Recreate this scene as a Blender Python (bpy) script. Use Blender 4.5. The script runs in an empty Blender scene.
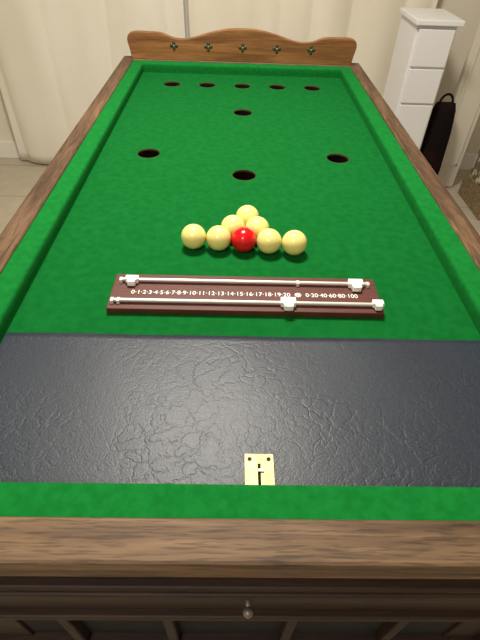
import bpy, bmesh, random
from math import *
from mathutils import Matrix, Vector
random.seed(4)
Z0=0.82   # height of the playing bed above the floor
C=bpy.context; col=C.scene.collection
C.scene.view_settings.view_transform='Standard'
C.scene.view_settings.look='None'

# ---------------------------------------------------------------- materials
def lin(c):
    return tuple(((v/255)/12.92 if v/255<=.04045 else ((v/255+.055)/1.055)**2.4) for v in c)+(1,)
def mat(name,c1,c2=None,scale=(5,5,5),rough=.6,bump=0,metal=0,detail=6,sheen=0,coat=0,ramp=(.35,.65),spec=.5,dist=.002,bscale=None,distortion=0):
    m=bpy.data.materials.new(name);m.use_nodes=True;nt=m.node_tree;N=nt.nodes;L=nt.links
    b=N['Principled BSDF'];b.inputs['Roughness'].default_value=rough;b.inputs['Metallic'].default_value=metal
    b.inputs['Specular IOR Level'].default_value=spec
    if sheen:
        b.inputs['Sheen Weight'].default_value=sheen;b.inputs['Sheen Roughness'].default_value=.5
        b.inputs['Sheen Tint'].default_value=lin(c1)
    if coat:b.inputs['Coat Weight'].default_value=coat;b.inputs['Coat Roughness'].default_value=.15
    b.inputs['Base Color'].default_value=lin(c1)
    tc=N.new('ShaderNodeTexCoord');mp=N.new('ShaderNodeMapping');mp.inputs['Scale'].default_value=scale
    L.new(tc.outputs['Object'],mp.inputs[0])
    nz=N.new('ShaderNodeTexNoise');nz.inputs['Scale'].default_value=1;nz.inputs['Detail'].default_value=detail
    nz.inputs['Distortion'].default_value=distortion
    L.new(mp.outputs[0],nz.inputs['Vector'])
    if c2:
        r=N.new('ShaderNodeValToRGB');r.color_ramp.elements[0].position=ramp[0];r.color_ramp.elements[1].position=ramp[1]
        r.color_ramp.elements[0].color=lin(c1);r.color_ramp.elements[1].color=lin(c2)
        L.new(nz.outputs[0],r.inputs[0]);L.new(r.outputs[0],b.inputs['Base Color'])
    if bump:
        bp=N.new('ShaderNodeBump');bp.inputs['Strength'].default_value=bump;bp.inputs['Distance'].default_value=dist
        src=nz
        if bscale:
            src=N.new('ShaderNodeTexNoise');src.inputs['Scale'].default_value=bscale;src.inputs['Detail'].default_value=4
            L.new(tc.outputs['Object'],src.inputs['Vector'])
        L.new(src.outputs[0],bp.inputs['Height']);L.new(bp.outputs[0],b.inputs['Normal'])
    return m
def wood(name,c1,c2,c3,axis,rough=.6,s=70,coat=0,pore=.6):
    m=bpy.data.materials.new(name);m.use_nodes=True;nt=m.node_tree;N=nt.nodes;L=nt.links
    b=N['Principled BSDF'];b.inputs['Roughness'].default_value=rough;b.inputs['Coat Weight'].default_value=coat;b.inputs['Coat Roughness'].default_value=.3
    b.inputs['Specular IOR Level'].default_value=.35
    tc=N.new('ShaderNodeTexCoord')
    def noise(sc,det,dis=0):
        mp=N.new('ShaderNodeMapping');mp.inputs['Scale'].default_value=sc
        nz=N.new('ShaderNodeTexNoise');nz.inputs['Scale'].default_value=1;nz.inputs['Detail'].default_value=det;nz.inputs['Distortion'].default_value=dis
        L.new(tc.outputs['Object'],mp.inputs[0]);L.new(mp.outputs[0],nz.inputs['Vector']);return nz
    v=[s,s,s];v[axis]=s/14;a=noise(v,6,.8)
    v=[s*6,s*6,s*6];v[axis]=s/2.5;f=noise(v,3)
    v=[s/6,s/6,s/6];v[axis]=s/40;g=noise(v,3)
    r=N.new('ShaderNodeValToRGB');e=r.color_ramp.elements
    e[0].position=.25;e[0].color=lin(c1);e[1].position=.78;e[1].color=lin(c3);x=e.new(.5);x.color=lin(c2)
    L.new(a.outputs[0],r.inputs[0])
    def mul(src,fac,lo,hi,p0,p1):
        rr=N.new('ShaderNodeMapRange');rr.inputs[1].default_value=p0;rr.inputs[2].default_value=p1;rr.inputs[3].default_value=lo;rr.inputs[4].default_value=hi
        L.new(fac.outputs[0],rr.inputs[0])
        mx=N.new('ShaderNodeVectorMath');mx.operation='SCALE';L.new(src,mx.inputs[0]);L.new(rr.outputs[0],mx.inputs['Scale']);return mx.outputs[0]
    o=mul(r.outputs[0],f,pore,1.05,.38,.5);o=mul(o,g,.82,1.14,.3,.7)
    L.new(o,b.inputs['Base Color'])
    bp=N.new('ShaderNodeBump');bp.inputs['Strength'].default_value=.3;bp.inputs['Distance'].default_value=.0006
    L.new(f.outputs[0],bp.inputs['Height']);L.new(bp.outputs[0],b.inputs['Normal'])
    return m
def leather():
    m=bpy.data.materials.new('black_vinyl');m.use_nodes=True;nt=m.node_tree;N=nt.nodes;L=nt.links
    b=N['Principled BSDF'];b.inputs['Roughness'].default_value=.44;b.inputs['Specular IOR Level'].default_value=.5
    tc=N.new('ShaderNodeTexCoord')
    nw=N.new('ShaderNodeTexNoise');nw.inputs['Scale'].default_value=16;nw.inputs['Detail'].default_value=5
    L.new(tc.outputs['Object'],nw.inputs['Vector'])
    mx=N.new('ShaderNodeMix');mx.data_type='VECTOR';mx.inputs[0].default_value=.12
    L.new(tc.outputs['Object'],mx.inputs[4]);L.new(nw.outputs['Color'],mx.inputs[5])
    def vor(s,w):
        vo=N.new('ShaderNodeTexVoronoi');vo.feature='DISTANCE_TO_EDGE';vo.inputs['Scale'].default_value=s
        L.new(mx.outputs[1],vo.inputs['Vector'])
        mr=N.new('ShaderNodeMapRange');mr.inputs[1].default_value=0;mr.inputs[2].default_value=w;L.new(vo.outputs[0],mr.inputs[0]);return mr
    v1=vor(40,.12);v2=vor(120,.14)
    pt=N.new('ShaderNodeTexNoise');pt.inputs['Scale'].default_value=8;pt.inputs['Detail'].default_value=2;L.new(tc.outputs['Object'],pt.inputs['Vector'])
    pm=N.new('ShaderNodeMapRange');pm.inputs[1].default_value=.38;pm.inputs[2].default_value=.62;pm.inputs[3].default_value=.03;pm.inputs[4].default_value=.22;L.new(pt.outputs[0],pm.inputs[0])
    fine=N.new('ShaderNodeTexNoise');fine.inputs['Scale'].default_value=520;fine.inputs['Detail'].default_value=3;L.new(tc.outputs['Object'],fine.inputs['Vector'])
    cr_=N.new('ShaderNodeValToRGB');cr_.color_ramp.elements[0].position=.35;cr_.color_ramp.elements[1].position=.7
    cr_.color_ramp.elements[0].color=lin((30,36,46));cr_.color_ramp.elements[1].color=lin((44,52,66))
    L.new(fine.outputs[0],cr_.inputs[0]);L.new(cr_.outputs[0],b.inputs['Base Color'])
    b1=N.new('ShaderNodeBump');b1.inputs['Distance'].default_value=.0010;L.new(pm.outputs[0],b1.inputs['Strength']);L.new(v1.outputs[0],b1.inputs['Height'])
    b0=N.new('ShaderNodeBump');b0.inputs['Strength'].default_value=.12;b0.inputs['Distance'].default_value=.0005;L.new(v2.outputs[0],b0.inputs['Height']);L.new(b1.outputs[0],b0.inputs['Normal'])
    b2=N.new('ShaderNodeBump');b2.inputs['Strength'].default_value=.38;b2.inputs['Distance'].default_value=.0005;L.new(fine.outputs[0],b2.inputs['Height']);L.new(b0.outputs[0],b2.inputs['Normal'])
    L.new(b2.outputs[0],b.inputs['Normal'])
    return m
M_cloth=mat('green_baize',(6,88,33),(11,97,38),scale=(60,60,60),detail=10,rough=1,bump=.4,sheen=.2,spec=.1,bscale=1100,dist=.0004)
M_cush=mat('green_cushion_cloth',(12,102,39),(18,113,45),scale=(90,90,90),detail=10,rough=1,bump=.4,sheen=.25,spec=.1,bscale=1100,dist=.0004)
M_wy=wood('oak_lengthways',(60,42,29),(92,68,48),(122,94,68),1)
M_wx=wood('oak_crossways',(66,48,34),(102,79,57),(132,105,77),0)
M_wdark=wood('dark_oak',(30,18,12),(44,28,19),(60,40,27),0,pore=.8)
M_board=wood('mahogany_backboard',(98,60,30),(132,86,48),(156,108,64),0,s=40,coat=.15,pore=.8)
M_leather=leather()
M_ballw=mat('cream_ball',(238,222,138),rough=.2)
M_ballr=mat('red_ball',(216,8,24),rough=.2)
M_brass=mat('pale_brass',(196,180,124),(172,154,100),scale=(90,90,90),rough=.45,metal=.4)
M_steel=mat('steel',(160,158,150),rough=.35,metal=.9)
M_pull=mat('dull_pewter',(120,116,112),rough=.45,metal=.6)
M_rod=mat('aluminium_rod',(222,220,216),rough=.35,metal=.35)
M_black=mat('black_void',(6,5,5),rough=.9)
M_cup=mat('hole_liner',(30,20,12),(18,12,8),scale=(60,60,60),rough=.9,spec=.1)
M_rim=mat('hole_rim',(64,46,26),rough=.8,spec=.2)
M_white=mat('white_plastic',(240,240,236),rough=.35)
M_score=mat('scoreboard_brown',(90,42,32),(78,34,26),scale=(30,200,30),rough=.5)
M_curt=mat('curtain_fabric',(226,220,206),(232,227,215),scale=(6,6,2),rough=.95,sheen=.2,bump=.2,bscale=500,dist=.0006,spec=.1)
M_curt2=mat('curtain_fabric_cream',(226,218,200),(232,225,209),scale=(6,6,2),rough=.95,sheen=.2,bump=.2,bscale=500,dist=.0006,spec=.1)
M_wall=mat('wall_paint',(220,212,196),(224,217,202),scale=(3,3,3),rough=.9)
M_trim=mat('white_trim',(228,226,218),rough=.5)
M_ceil=mat('ceiling_paint',(240,238,232),rough=.95)
M_cab=mat('white_cabinet_paint',(230,230,232),rough=.5)
M_door=mat('door_paint',(218,212,198),(212,206,192),scale=(4,4,4),rough=.5)
M_bag=mat('dark_bag',(20,14,15),(44,20,20),scale=(14,14,14),rough=.9,ramp=(.5,.7),spec=.1)
M_emblem=mat('emblem_dark',(46,54,38),rough=.5)
M_gold=mat('emblem_gold',(166,130,74),rough=.5,metal=.2)
M_wick=mat('wicker',(150,128,96),(110,90,64),scale=(60,60,160),rough=.8,bump=.5)

# ---------------------------------------------------------------- helpers
def newobj(name,bm,mats,parent=None,smooth=False,bevel=0,seg=2):
    me=bpy.data.meshes.new(name);bmesh.ops.recalc_face_normals(bm,faces=bm.faces);bm.to_mesh(me);bm.free()
    for m in (mats if isinstance(mats,(list,tuple)) else [mats]):me.materials.append(m)
    o=bpy.data.objects.new(name,me);col.objects.link(o)
    if smooth:
        for p in me.polygons:p.use_smooth=True
    if bevel:
        md=o.modifiers.new('bevel','BEVEL');md.width=bevel;md.segments=seg;md.limit_method='ANGLE';md.angle_limit=radians(40)
    if parent:o.parent=parent
    return o
def addbox(bm,x0,x1,y0,y1,z0,z1,mi=0):
    vs=[bm.verts.new((x,y,z)) for x in(x0,x1) for y in(y0,y1) for z in(z0,z1)]
    for f in((0,1,3,2),(4,6,7,5),(0,4,5,1),(2,3,7,6),(0,2,6,4),(1,5,7,3)):
        bm.faces.new([vs[i] for i in f]).material_index=mi
def box(name,x0,x1,y0,y1,z0,z1,m,parent=None,bevel=0):
    bm=bmesh.new();addbox(bm,x0,x1,y0,y1,z0,z1);return newobj(name,bm,m,parent,bevel=bevel)
def addcyl(bm,c,r1,r2,h,axis='Z',seg=32,mi=0,caps=True):
    M=Matrix.Translation(c)
    if axis=='X':M=M@Matrix.Rotation(pi/2,4,'Y')
    if axis=='Y':M=M@Matrix.Rotation(pi/2,4,'X')
    g=bmesh.ops.create_cone(bm,cap_ends=caps,segments=seg,radius1=r1,radius2=r2,depth=h,matrix=M)
    for f in {f for v in g['verts'] for f in v.link_faces}:f.material_index=mi
def empty(name):
    e=bpy.data.objects.new(name,None);col.objects.link(e);return e
def smooth_angle(o):
    for p in o.data.polygons:p.use_smooth=True
    md=o.modifiers.new('es','EDGE_SPLIT');md.split_angle=radians(35)

# ---------------------------------------------------------------- table
table=empty('bar_billiards_table')
R0=(.370,.236,1.868)   # inner cushion nose: half width, near y, far y
R1=(.409,.195,1.900)   # cushion / wood joint
R2=(.452,.150,1.945)   # outer edge of the wood
def ring(name,A,B,prof,mats,matidx,bevel=0,smooth=False):
    bm=bmesh.new();rows=[]
    for t,z in prof:
        w=A[0]+(B[0]-A[0])*t;yn=A[1]+(B[1]-A[1])*t;yf=A[2]+(B[2]-A[2])*t
        rows.append([bm.verts.new(p) for p in((-w,yn,Z0+z),(w,yn,Z0+z),(w,yf,Z0+z),(-w,yf,Z0+z))])
    n=len(rows)
    for i in range(n):
        a=rows[i];b=rows[(i+1)%n]
        for k in range(4):
            f=bm.faces.new((a[k],a[(k+1)%4],b[(k+1)%4],b[k]));f.material_index=matidx[k]
    return newobj(name,bm,mats,table,smooth=smooth,bevel=bevel,seg=3)
ring('cushion',R0,R1,[(.04,.0),(.0,.016),(0,.023),(.02,.0265),(.07,.0290),(.16,.0300),(1,.031),(1,-.012),(.1,-.012)],[M_cush],[0,0,0,0])
ring('top_rail',R1,R2,[(0,-.03),(0,.0335),(.04,.0355),(.92,.0355),(.98,.034),(1,.031),(1,.020),(.93,.016),(.8,.012),(.8,-.03)],[M_wx,M_wy],[0,1,0,1])
# bed with the pockets cut out
holes=[((i-2)*.1249,1.7379) for i in range(5)]+[(0,1.4721),(-.2481,1.1527),(.2481,1.1527),(0,1.0421)]
HR=.0285
bm=bmesh.new();addbox(bm,-.385,.385,.22,1.88,Z0-.005,Z0);bed=newobj('bed_cloth',bm,M_cloth,table)
bm=bmesh.new()
for x,y in holes:addcyl(bm,(x,y,Z0),HR,HR,.05,seg=48)
cut=newobj('cut',bm,M_cup)
md=bed.modifiers.new('b','BOOLEAN');md.object=cut;md.operation='DIFFERENCE';md.solver='EXACT'
C.view_layer.update()
me=bpy.data.meshes.new_from_object(bed.evaluated_get(C.evaluated_depsgraph_get()))
bed.modifiers.clear();bed.data=me
bpy.data.objects.remove(cut)
bm=bmesh.new()
for x,y in holes:
    addcyl(bm,(x,y,Z0-.035),HR+.0005,HR+.0005,.066,seg=48,caps=False)
    bmesh.ops.create_circle(bm,cap_ends=True,segments=48,radius=HR+.001,matrix=Matrix.Translation((x,y,Z0-.068)))
newobj('pocket_cups',bm,M_cup,table,smooth=True)
bm=bmesh.new()
for x,y in holes:
    rr=[(HR-.0002,-.004),(HR-.0002,.0003),(HR+.0005,.0005),(HR+.0012,.0001)]
    vs=[[bm.verts.new((x+r*cos(a*2*pi/48),y+r*sin(a*2*pi/48),Z0+z)) for a in range(48)] for r,z in rr]
    for i in range(3):
        for a in range(48):bm.faces.new((vs[i][a],vs[i][(a+1)%48],vs[i+1][(a+1)%48],vs[i+1][a]))
newobj('pocket_rims',bm,M_rim,table,smooth=True)
# body
bm=bmesh.new()
addbox(bm,-.425,.425,.166,.19,Z0-.10,Z0+.014)
addbox(bm,-.44,.44,.156,.185,Z0-.072,Z0-.060)
addbox(bm,-.445,.445,.152,.185,Z0-.086,Z0-.072)
addbox(bm,-.455,.455,.160,.20,Z0-.128,Z0-.100)
addbox(bm,-.43,.43,.168,.19,Z0-.190,Z0-.128)
addbox(bm,-.445,.445,.158,.19,Z0-.205,Z0-.190)
for x in (-.43,-.27,-.118,.065,.23,.40):
    addbox(bm,x,x+.016,.172,.20,Z0-.42,Z0-.205)
addbox(bm,-.43,.43,.166,.20,Z0-.45,Z0-.42)
addbox(bm,-.43,-.41,.175,1.92,Z0-.45,Z0+.008)
addbox(bm,.41,.43,.175,1.92,Z0-.45,Z0+.008)
addbox(bm,-.43,.43,1.90,1.92,Z0-.45,Z0+.008)
newobj('cabinet_body',bm,M_wdark,table,bevel=.003)
box('cabinet_dark_fill',-.408,.408,.1895,1.899,Z0-.445,Z0-.075,M_black,table)  # solid black block, paints the darkness seen between the front posts
bm=bmesh.new()
for sx in(-1,1):
    for y in(.22,1.87):
        for (a,b,z1,z2) in((.036,.036,.72,.37),(.036,.024,.37,.08),(.03,.03,.08,0)):
            x=sx*.385
            vs=[bm.verts.new((x+i*r,y+j*r,z)) for r,z in((a,z1),(b,z2)) for i,j in((-1,-1),(1,-1),(1,1),(-1,1))]
            for k in range(4):bm.faces.new((vs[k],vs[(k+1)%4],vs[4+(k+1)%4],vs[4+k]))
            bm.faces.new(vs[:4]);bm.faces.new(vs[4:])
newobj('legs',bm,M_wdark,table,bevel=.003)
bm=bmesh.new()
addcyl(bm,(.0,.156,Z0-.106),.0028,.0028,.026,'Y',16)
bmesh.ops.create_uvsphere(bm,u_segments=20,v_segments=12,radius=.0062,matrix=Matrix.Translation((0,.145,Z0-.106)))
newobj('pull_knob',bm,M_pull,table,smooth=True)
# backboard, carved outline
prof=[(-.414,0),(-.418,.030),(-.424,.062),(-.416,.082),(-.392,.090),(-.345,.090),(-.300,.088),(-.255,.074),(-.215,.071),(-.175,.078),(-.125,.092),(-.075,.103),(-.03,.108),(.03,.108),(.075,.103),(.125,.092),(.175,.078),(.215,.071),(.255,.074),(.300,.088),(.345,.090),(.390,.090),(.414,.082),(.422,.062),(.416,.030),(.412,0)]
def cr(P,n=5):
    o=[]
    for i in range(len(P)-1):
        p=[Vector(P[max(0,min(len(P)-1,i+k))]) for k in(-1,0,1,2)]
        for s in range(n):
            t=s/n;o.append(.5*((2*p[1])+(p[2]-p[0])*t+(2*p[0]-5*p[1]+4*p[2]-p[3])*t*t+(3*p[1]-p[0]-3*p[2]+p[3])*t**3))
    o.append(Vector(P[-1]));return o
pp=cr(prof);bm=bmesh.new()
f=bm.faces.new([bm.verts.new((p.x,1.901,Z0+.034+p.y)) for p in pp])
e=bmesh.ops.extrude_face_region(bm,geom=[f]);bmesh.ops.translate(bm,vec=(0,.020,0),verts=[v for v in e['geom'] if isinstance(v,bmesh.types.BMVert)])
newobj('backboard',bm,M_board,table,bevel=.003)
bm=bmesh.new()
for i in range(5):
    x=(i-2)*.1270;z=Z0+.083
    for k in range(4):
        a=k*pi/2
        M=Matrix.Translation((x+.0085*cos(a),1.9005,z+.0085*sin(a)))@Matrix.Rotation(-a,4,'Y')@Matrix.Diagonal((.0075,.0016,.0055,1))
        g=bmesh.ops.create_uvsphere(bm,u_segments=12,v_segments=8,radius=1,matrix=M)
    g=bmesh.ops.create_uvsphere(bm,u_segments=12,v_segments=8,radius=1,matrix=Matrix.Translation((x,1.9002,z))@Matrix.Diagonal((.0036,.0022,.0036,1)))
    for ff in {q for v in g['verts'] for q in v.link_faces}:ff.material_index=1
newobj('inlay_stars',bm,[M_emblem,M_gold],table,smooth=True)
# lock plate + latch, on the vinyl
bm=bmesh.new()
px0,px1,py0,py1,z=-.0065,.0285,.228,.2860,Z0+.0024
sx0,sx1=.0092,.0124
addbox(bm,px0,sx0,py0,py1,z,z+.0018);addbox(bm,sx1,px1,py0,py1,z,z+.0018)
addbox(bm,sx0,sx1,.273,py1,z,z+.0018);addbox(bm,sx0,sx1,py0,.240,z,z+.0018)
addbox(bm,sx0,sx1,.240,.273,z,z+.0007,3)
addbox(bm,sx0+.0002,sx1+.004,.262,.2655,z+.0018,z+.0040,1)
for sx in(px0+.006,px1-.006):
    addcyl(bm,(sx,py1-.007,z+.0022),.0028,.0022,.0016,seg=16,mi=2)
newobj('lock_plate',bm,[M_brass,M_steel,M_rim,M_black],table,bevel=.0003)

# vinyl apron at the player's end
bm=bmesh.new();nx,ny=60,24
g=[[bm.verts.new((-.3695+.739*i/nx,.232+(.489-.232)*j/ny,Z0+.0018+.0005*sin(i*.35+j*.2)*(j/ny))) for i in range(nx+1)] for j in range(ny+1)]
for j in range(ny):
    for i in range(nx):bm.faces.new((g[j][i],g[j][i+1],g[j+1][i+1],g[j+1][i]))
lo=[bm.verts.new((g[ny][i].co.x,g[ny][i].co.y+.0006,Z0)) for i in range(nx+1)]
for i in range(nx):bm.faces.new((g[ny][i],g[ny][i+1],lo[i+1],lo[i]))
newobj('vinyl_apron',bm,M_leather,table,smooth=True)

# ---------------------------------------------------------------- balls
D=.0476;r=D/2;ba=-.069
def ball(k,row,m):
    x=-.0042+k*(D+.0002)*cos(ba)-row*.866*D*sin(ba);y=.7233+k*(D+.0002)*sin(ba)+row*.8665*D*cos(ba)
    bm=bmesh.new();bmesh.ops.create_uvsphere(bm,u_segments=48,v_segments=32,radius=r)
    o=newobj('billiard_ball',bm,m,smooth=True);o.location=(x,y,Z0+r+.0002)
for k in(-2,-1,1,2):ball(k,0,M_ballw)
ball(0,0,M_ballr)
ball(-.5,1,M_ballw);ball(.5,1,M_ballw);ball(0.05,2,M_ballw)

# ---------------------------------------------------------------- scoreboard
sc=empty('scoreboard')
zt=Z0+.0125
box('board',-.227,.224,.536,.626,Z0+.0005,zt,M_score,sc,bevel=.0015)
def rod(nm,x0,x1,y):
    bm=bmesh.new()
    addcyl(bm,((x0+x1)/2,y,zt+.0055),.0030,.0030,x1-x0,'X',16)
    for x in(x0+.002,(x0+x1)/2+.09 if y>.58 else x0+.012,x1-.003):
        addbox(bm,x-.0025,x+.0025,y-.0045,y+.0045,zt-.0002,zt+.007)
    o=newobj(nm,bm,M_rod,sc);smooth_angle(o)
rod('rod_upper',-.216,.211,.604);rod('rod_lower',-.221,.224,.551)
def slider(nm,x,y,w,d,tongue):
    bm=bmesh.new()
    P=[(-w,d*.5),(w,d*.5),(w,-d*.25),(w*.65,-d*.35),(w*.6,-d*.8*tongue),(0,-d*.85*tongue),(-w*.6,-d*.8*tongue),(-w*.65,-d*.35),(-w,-d*.25)]
    f=bm.faces.new([bm.verts.new((x+a,y+b,zt+.0015)) for a,b in P])
    e=bmesh.ops.extrude_face_region(bm,geom=[f]);bmesh.ops.translate(bm,vec=(0,0,.0100),verts=[v for v in e['geom'] if isinstance(v,bmesh.types.BMVert)])
    newobj(nm,bm,M_white,sc,bevel=.0010)
slider('marker_1',-.195,.602,.011,.014,1);slider('marker_2',.187,.602,.0125,.018,1)
slider('marker_3',.067,.550,.0125,.019,.9);slider('marker_4',.214,.551,.009,.013,1)
def text(nm,s,x0,x1,y,h):
    cu=bpy.data.curves.new(nm,'FONT');cu.body=s;cu.size=.012;cu.extrude=.0001;cu.offset=.00004
    o=bpy.data.objects.new(nm,cu);col.objects.link(o);C.view_layer.update()
    me=bpy.data.meshes.new_from_object(o.evaluated_get(C.evaluated_depsgraph_get()));bpy.data.objects.remove(o)
    xs=[v.co.x for v in me.vertices];ys=[v.co.y for v in me.vertices]
    for v in me.vertices:
        v.co.x=x0+(v.co.x-min(xs))/(max(xs)-min(xs))*(x1-x0)
        v.co.y=y+(v.co.y-min(ys))/(max(ys)-min(ys))*h;v.co.z+=zt+.0002
    me.materials.clear();me.materials.append(M_white)
    o=bpy.data.objects.new(nm,me);col.objects.link(o);o.parent=sc
text('numerals','\u00b7'.join(str(i) for i in range(21)),-.193,.073,.573,.0095)
text('hundreds','\u00b7'.join(str(i) for i in(0,20,40,60,80,100)),.099,.187,.573,.0095)
bm=bmesh.new()
for k in range(8):
    a=k*pi/4;bmesh.ops.create_uvsphere(bm,u_segments=8,v_segments=5,radius=1,matrix=Matrix.Translation((.086+.0038*cos(a),.5775+.0038*sin(a),zt+.0003))@Matrix.Rotation(a,4,'Z')@Matrix.Diagonal((.0026,.0012,.0004,1)))
newobj('rosette',bm,M_white,sc)

# ---------------------------------------------------------------- room
H=2.45;XL,XR,YB,YF=-2.1,2.1,2.92,-1.8
m=bpy.data.materials.new('floor_tiles');m.use_nodes=True;nt=m.node_tree;N=nt.nodes;L=nt.links
b=N['Principled BSDF'];b.inputs['Roughness'].default_value=.45
tc=N.new('ShaderNodeTexCoord');br=N.new('ShaderNodeTexBrick');br.offset=0
for k,v in(('Scale',1),('Brick Width',.4),('Row Height',.4),('Mortar Size',.004)):br.inputs[k].default_value=v
br.inputs['Color1'].default_value=lin((190,180,162));br.inputs['Color2'].default_value=lin((182,171,152));br.inputs['Mortar'].default_value=lin((140,130,115))
L.new(tc.outputs['Object'],br.inputs['Vector'])
nz=N.new('ShaderNodeTexNoise');nz.inputs['Scale'].default_value=14;nz.inputs['Detail'].default_value=6;L.new(tc.outputs['Object'],nz.inputs['Vector'])
mr=N.new('ShaderNodeMapRange');mr.inputs[3].default_value=.8;mr.inputs[4].default_value=1.15;L.new(nz.outputs[0],mr.inputs[0])
vm=N.new('ShaderNodeVectorMath');vm.operation='SCALE';L.new(br.outputs[0],vm.inputs[0]);L.new(mr.outputs[0],vm.inputs['Scale']);L.new(vm.outputs[0],b.inputs['Base Color'])
box('floor',XL-.1,XR+.1,YF-.1,YB+.1,-.1,0,m)
box('wall_back',XL-.1,XR+.1,YB,YB+.1,0,H,M_wall)
box('wall_front',XL-.1,XR+.1,YF-.1,YF,0,H,M_wall)
box('wall_left',XL-.1,XL,YF,YB,0,H,M_wall)
box('wall_right',XR,XR+.1,YF,YB,0,H,M_wall)
box('ceiling',XL-.1,XR+.1,YF-.1,YB+.1,H,H+.1,M_ceil)
box('baseboard_back',XL,XR,YB-.018,YB,0,.11,M_trim,bevel=.004)
box('baseboard_left',XL,XL+.018,YF,YB-.018,0,.11,M_trim,bevel=.004)
box('baseboard_right',XR-.018,XR,YF,YB-.018,0,.11,M_trim,bevel=.004)

def curtain(x0,x1,y,m,seed,folds,amp,z0=.012,z1=2.25):
    # rounded pleats towards the room, soft valleys between, drifting as they fall
    rnd=random.Random(seed);nx,nz_=360,40
    cs=[];c=rnd.uniform(0,.05)
    while c<1.05:
        wd=rnd.uniform(.6,1.5)/folds;cs.append((c+wd/2,wd,rnd.uniform(.45,1),rnd.uniform(-.25,.25)*wd));c+=wd
    bm=bmesh.new();g=[]
    for j in range(nz_+1):
        t=j/nz_;row=[]
        for i in range(nx+1):
            s=i/nx;d=0
            for cc,wd,a,dr_ in cs:
                u=(s-cc-dr_*(1-t))/(wd*.66)
                if abs(u)<1:d=max(d,a*(1-u*u)**.7)
            d2=d*amp*(1.2-.35*t)+.005*sin(23*s+4*t)
            row.append(bm.verts.new((x0+(x1-x0)*s+.012*sin(9*s+5*t+seed)*(1-t),y+.05-d2*1.3-.012*(1-t)**3,z0+(z1-z0)*t)))
        g.append(row)
    for j in range(nz_):
        for i in range(nx):bm.faces.new((g[j][i],g[j][i+1],g[j+1][i+1],g[j+1][i]))
    for _ in range(14):bmesh.ops.smooth_vert(bm,verts=bm.verts,factor=.5,use_axis_y=True)
    o=newobj('curtain',bm,m,smooth=True)
    s=o.modifiers.new('s','SOLIDIFY');s.thickness=.003
    return o
curtain(-1.40,-.30,2.82,M_curt,5,4.2,.050)
curtain(-.275,1.02,2.82,M_curt2,8,6,.048)
bm=bmesh.new();addcyl(bm,(-.2,2.82,2.27),.012,.012,2.6,'X',20)
for x in(-1.51,1.11):bmesh.ops.create_uvsphere(bm,u_segments=20,v_segments=12,radius=.025,matrix=Matrix.Translation((x,2.82,2.27)))
for x in(-1.4,-.28,1.04):addbox(bm,x-.008,x+.008,2.82,YB,2.26,2.28)
newobj('curtain_rail',bm,M_steel,smooth=False)

# white cupboard by the curtain: side panels, top, two doors, open shelf bay on its right flank
cb=empty('cupboard')
box('carcass',.805,.992,2.42,2.69,.04,.905,M_cab,cb,bevel=.003)
box('worktop',.790,1.010,2.395,2.695,.905,.928,M_cab,cb,bevel=.004)
box('door_panel',.815,.982,2.406,2.4205,.07,.56,M_cab,cb,bevel=.003)
box('drawer_front_1',.815,.982,2.406,2.4205,.57,.725,M_cab,cb,bevel=.003)
box('drawer_front_2',.815,.982,2.406,2.4205,.735,.89,M_cab,cb,bevel=.003)
box('plinth',.81,.985,2.45,2.68,0,.04,M_wdark,cb)
# open door leaf at the right
dr=empty('door_1')
box('leaf',1.19,1.36,2.64,2.675,.008,2.0,M_door,dr,bevel=.003)
bm=bmesh.new()
for z0,z1 in((.15,.85),(1.0,1.85)):
    for a in((1.215,1.335,z0,z0+.012),(1.215,1.335,z1-.012,z1),(1.215,1.227,z0,z1),(1.323,1.335,z0,z1)):
        addbox(bm,a[0],a[1],2.633,2.6405,a[2],a[3])
newobj('panel_mouldings',bm,M_door,dr,bevel=.002)
bm=bmesh.new();addcyl(bm,(1.345,2.63,1.02),.006,.006,.03,'Y',12);addcyl(bm,(1.315,2.612,1.02),.007,.007,.07,'X',12)
newobj('lever_handle',bm,M_steel,dr,smooth=True)

# dark bag standing beside the cupboard
bm=bmesh.new();rows=[]
bx,by=1.095,2.52
for z,w,d in((0.0,.055,.07),(.03,.068,.082),(.2,.072,.08),(.40,.068,.06),(.50,.06,.035),(.54,.05,.018)):
    rows.append([bm.verts.new((bx+w*(abs(cos(a))**.6)*(1 if cos(a)>0 else -1)*(1+.04*sin(5*a+z*30)),by+d*(abs(sin(a))**.6)*(1 if sin(a)>0 else -1),z+.002)) for a in [k*2*pi/32 for k in range(32)]])
for i in range(len(rows)-1):
    for k in range(32):bm.faces.new((rows[i][k],rows[i][(k+1)%32],rows[i+1][(k+1)%32],rows[i+1][k]))
bm.faces.new(rows[0]);bm.faces.new(rows[-1])
hb=[Vector((bx+.035*cos(a),by,.535+.05*sin(a))) for a in [pi*k/16 for k in range(17)]]
for a,b_ in zip(hb[:-1],hb[1:]):
    d=b_-a;M=Matrix.Translation((a+b_)/2)@d.to_track_quat('Z','Y').to_matrix().to_4x4()
    bmesh.ops.create_cone(bm,cap_ends=True,segments=10,radius1=.006,radius2=.006,depth=d.length*1.1,matrix=M)
newobj('handbag',bm,M_bag,smooth=True)

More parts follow.
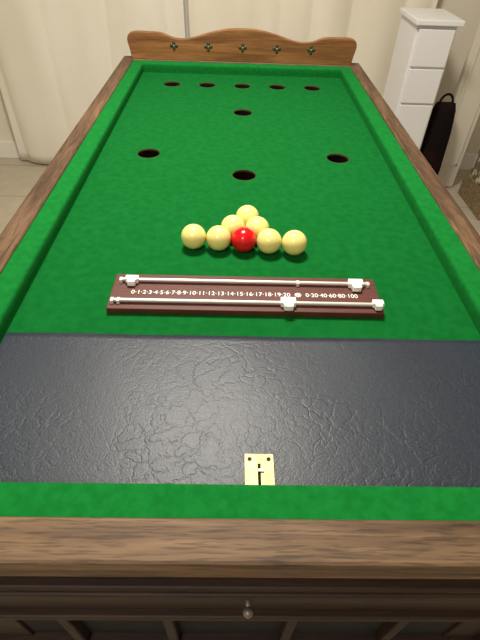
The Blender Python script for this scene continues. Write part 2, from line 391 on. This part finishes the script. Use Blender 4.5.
# magazine rack at the right
mr_=empty('magazine_rack')
bm=bmesh.new()
for x in(1.38,1.69):addbox(bm,x-.004,x+.004,2.25,2.58,.0,.14)
addbox(bm,1.38,1.69,2.25,2.260,.03,.14);addbox(bm,1.38,1.69,2.57,2.58,.03,.14);addbox(bm,1.38,1.69,2.25,2.58,.03,.045)
newobj('rack_frame',bm,M_wick,mr_,bevel=.002)
cols=[(210,200,180),(90,88,100),(190,110,80),(230,225,215),(140,150,120),(70,70,74),(210,190,140),(160,160,168)]
ms=[mat('magazine_%d'%i,c,tuple(max(0,v-100) for v in c),scale=(40,40,25),rough=.4,ramp=(.49,.53)) for i,c in enumerate(cols)]
bm=bmesh.new();x=1.388
for i in range(14):
    w=random.uniform(.012,.022);addbox(bm,x,x+w,2.272+random.uniform(0,.02),2.55,.046,random.uniform(.27,.36),i%8);x+=w+.002
newobj('magazines',bm,ms,mr_,bevel=.001)

# ---------------------------------------------------------------- lights
lf=empty('ceiling_light')
bm=bmesh.new();addcyl(bm,(-.15,1.2,H-.03),.22,.22,.06,'Z',48);newobj('fitting',bm,M_trim,lf,bevel=.006)
def area(n,loc,sx,sy,e,c,rot=(0,0,0)):
    l=bpy.data.lights.new(n,'AREA');l.shape='RECTANGLE';l.size=sx;l.size_y=sy;l.energy=e;l.color=c
    o=bpy.data.objects.new(n,l);o.location=loc;o.rotation_euler=rot;col.objects.link(o);return o
a=area('lamp',(-.15,1.2,H-.07),.36,.36,52,(1,.935,.83));a.parent=lf
area('unseen_front_light',(-.5,-.8,H-.06),.5,.4,20,(1,.935,.84))  # unseen area light behind the camera, brightens the near end, no fitting modelled
w=bpy.data.worlds.new('world');C.scene.world=w;w.use_nodes=True
w.node_tree.nodes['Background'].inputs[0].default_value=(1,.97,.92,1);w.node_tree.nodes['Background'].inputs[1].default_value=.3

# ---------------------------------------------------------------- camera
p,y,rr=.7601,.0298,.0394
f=Vector((sin(y)*cos(p),cos(y)*cos(p),-sin(p)));rt=Vector((cos(y),-sin(y),0));up=rt.cross(f)
rt,up=cos(rr)*rt+sin(rr)*up,-sin(rr)*rt+cos(rr)*up
cd=bpy.data.cameras.new('camera');cam=bpy.data.objects.new('camera',cd);col.objects.link(cam)
M=Matrix((rt,up,-f)).transposed().to_4x4();M.translation=Vector((-.027,0,Z0+.5015));cam.matrix_world=M
cd.sensor_fit='VERTICAL';cd.sensor_height=32;cd.lens=32*450.2/640;cd.clip_start=.01
C.scene.camera=cam
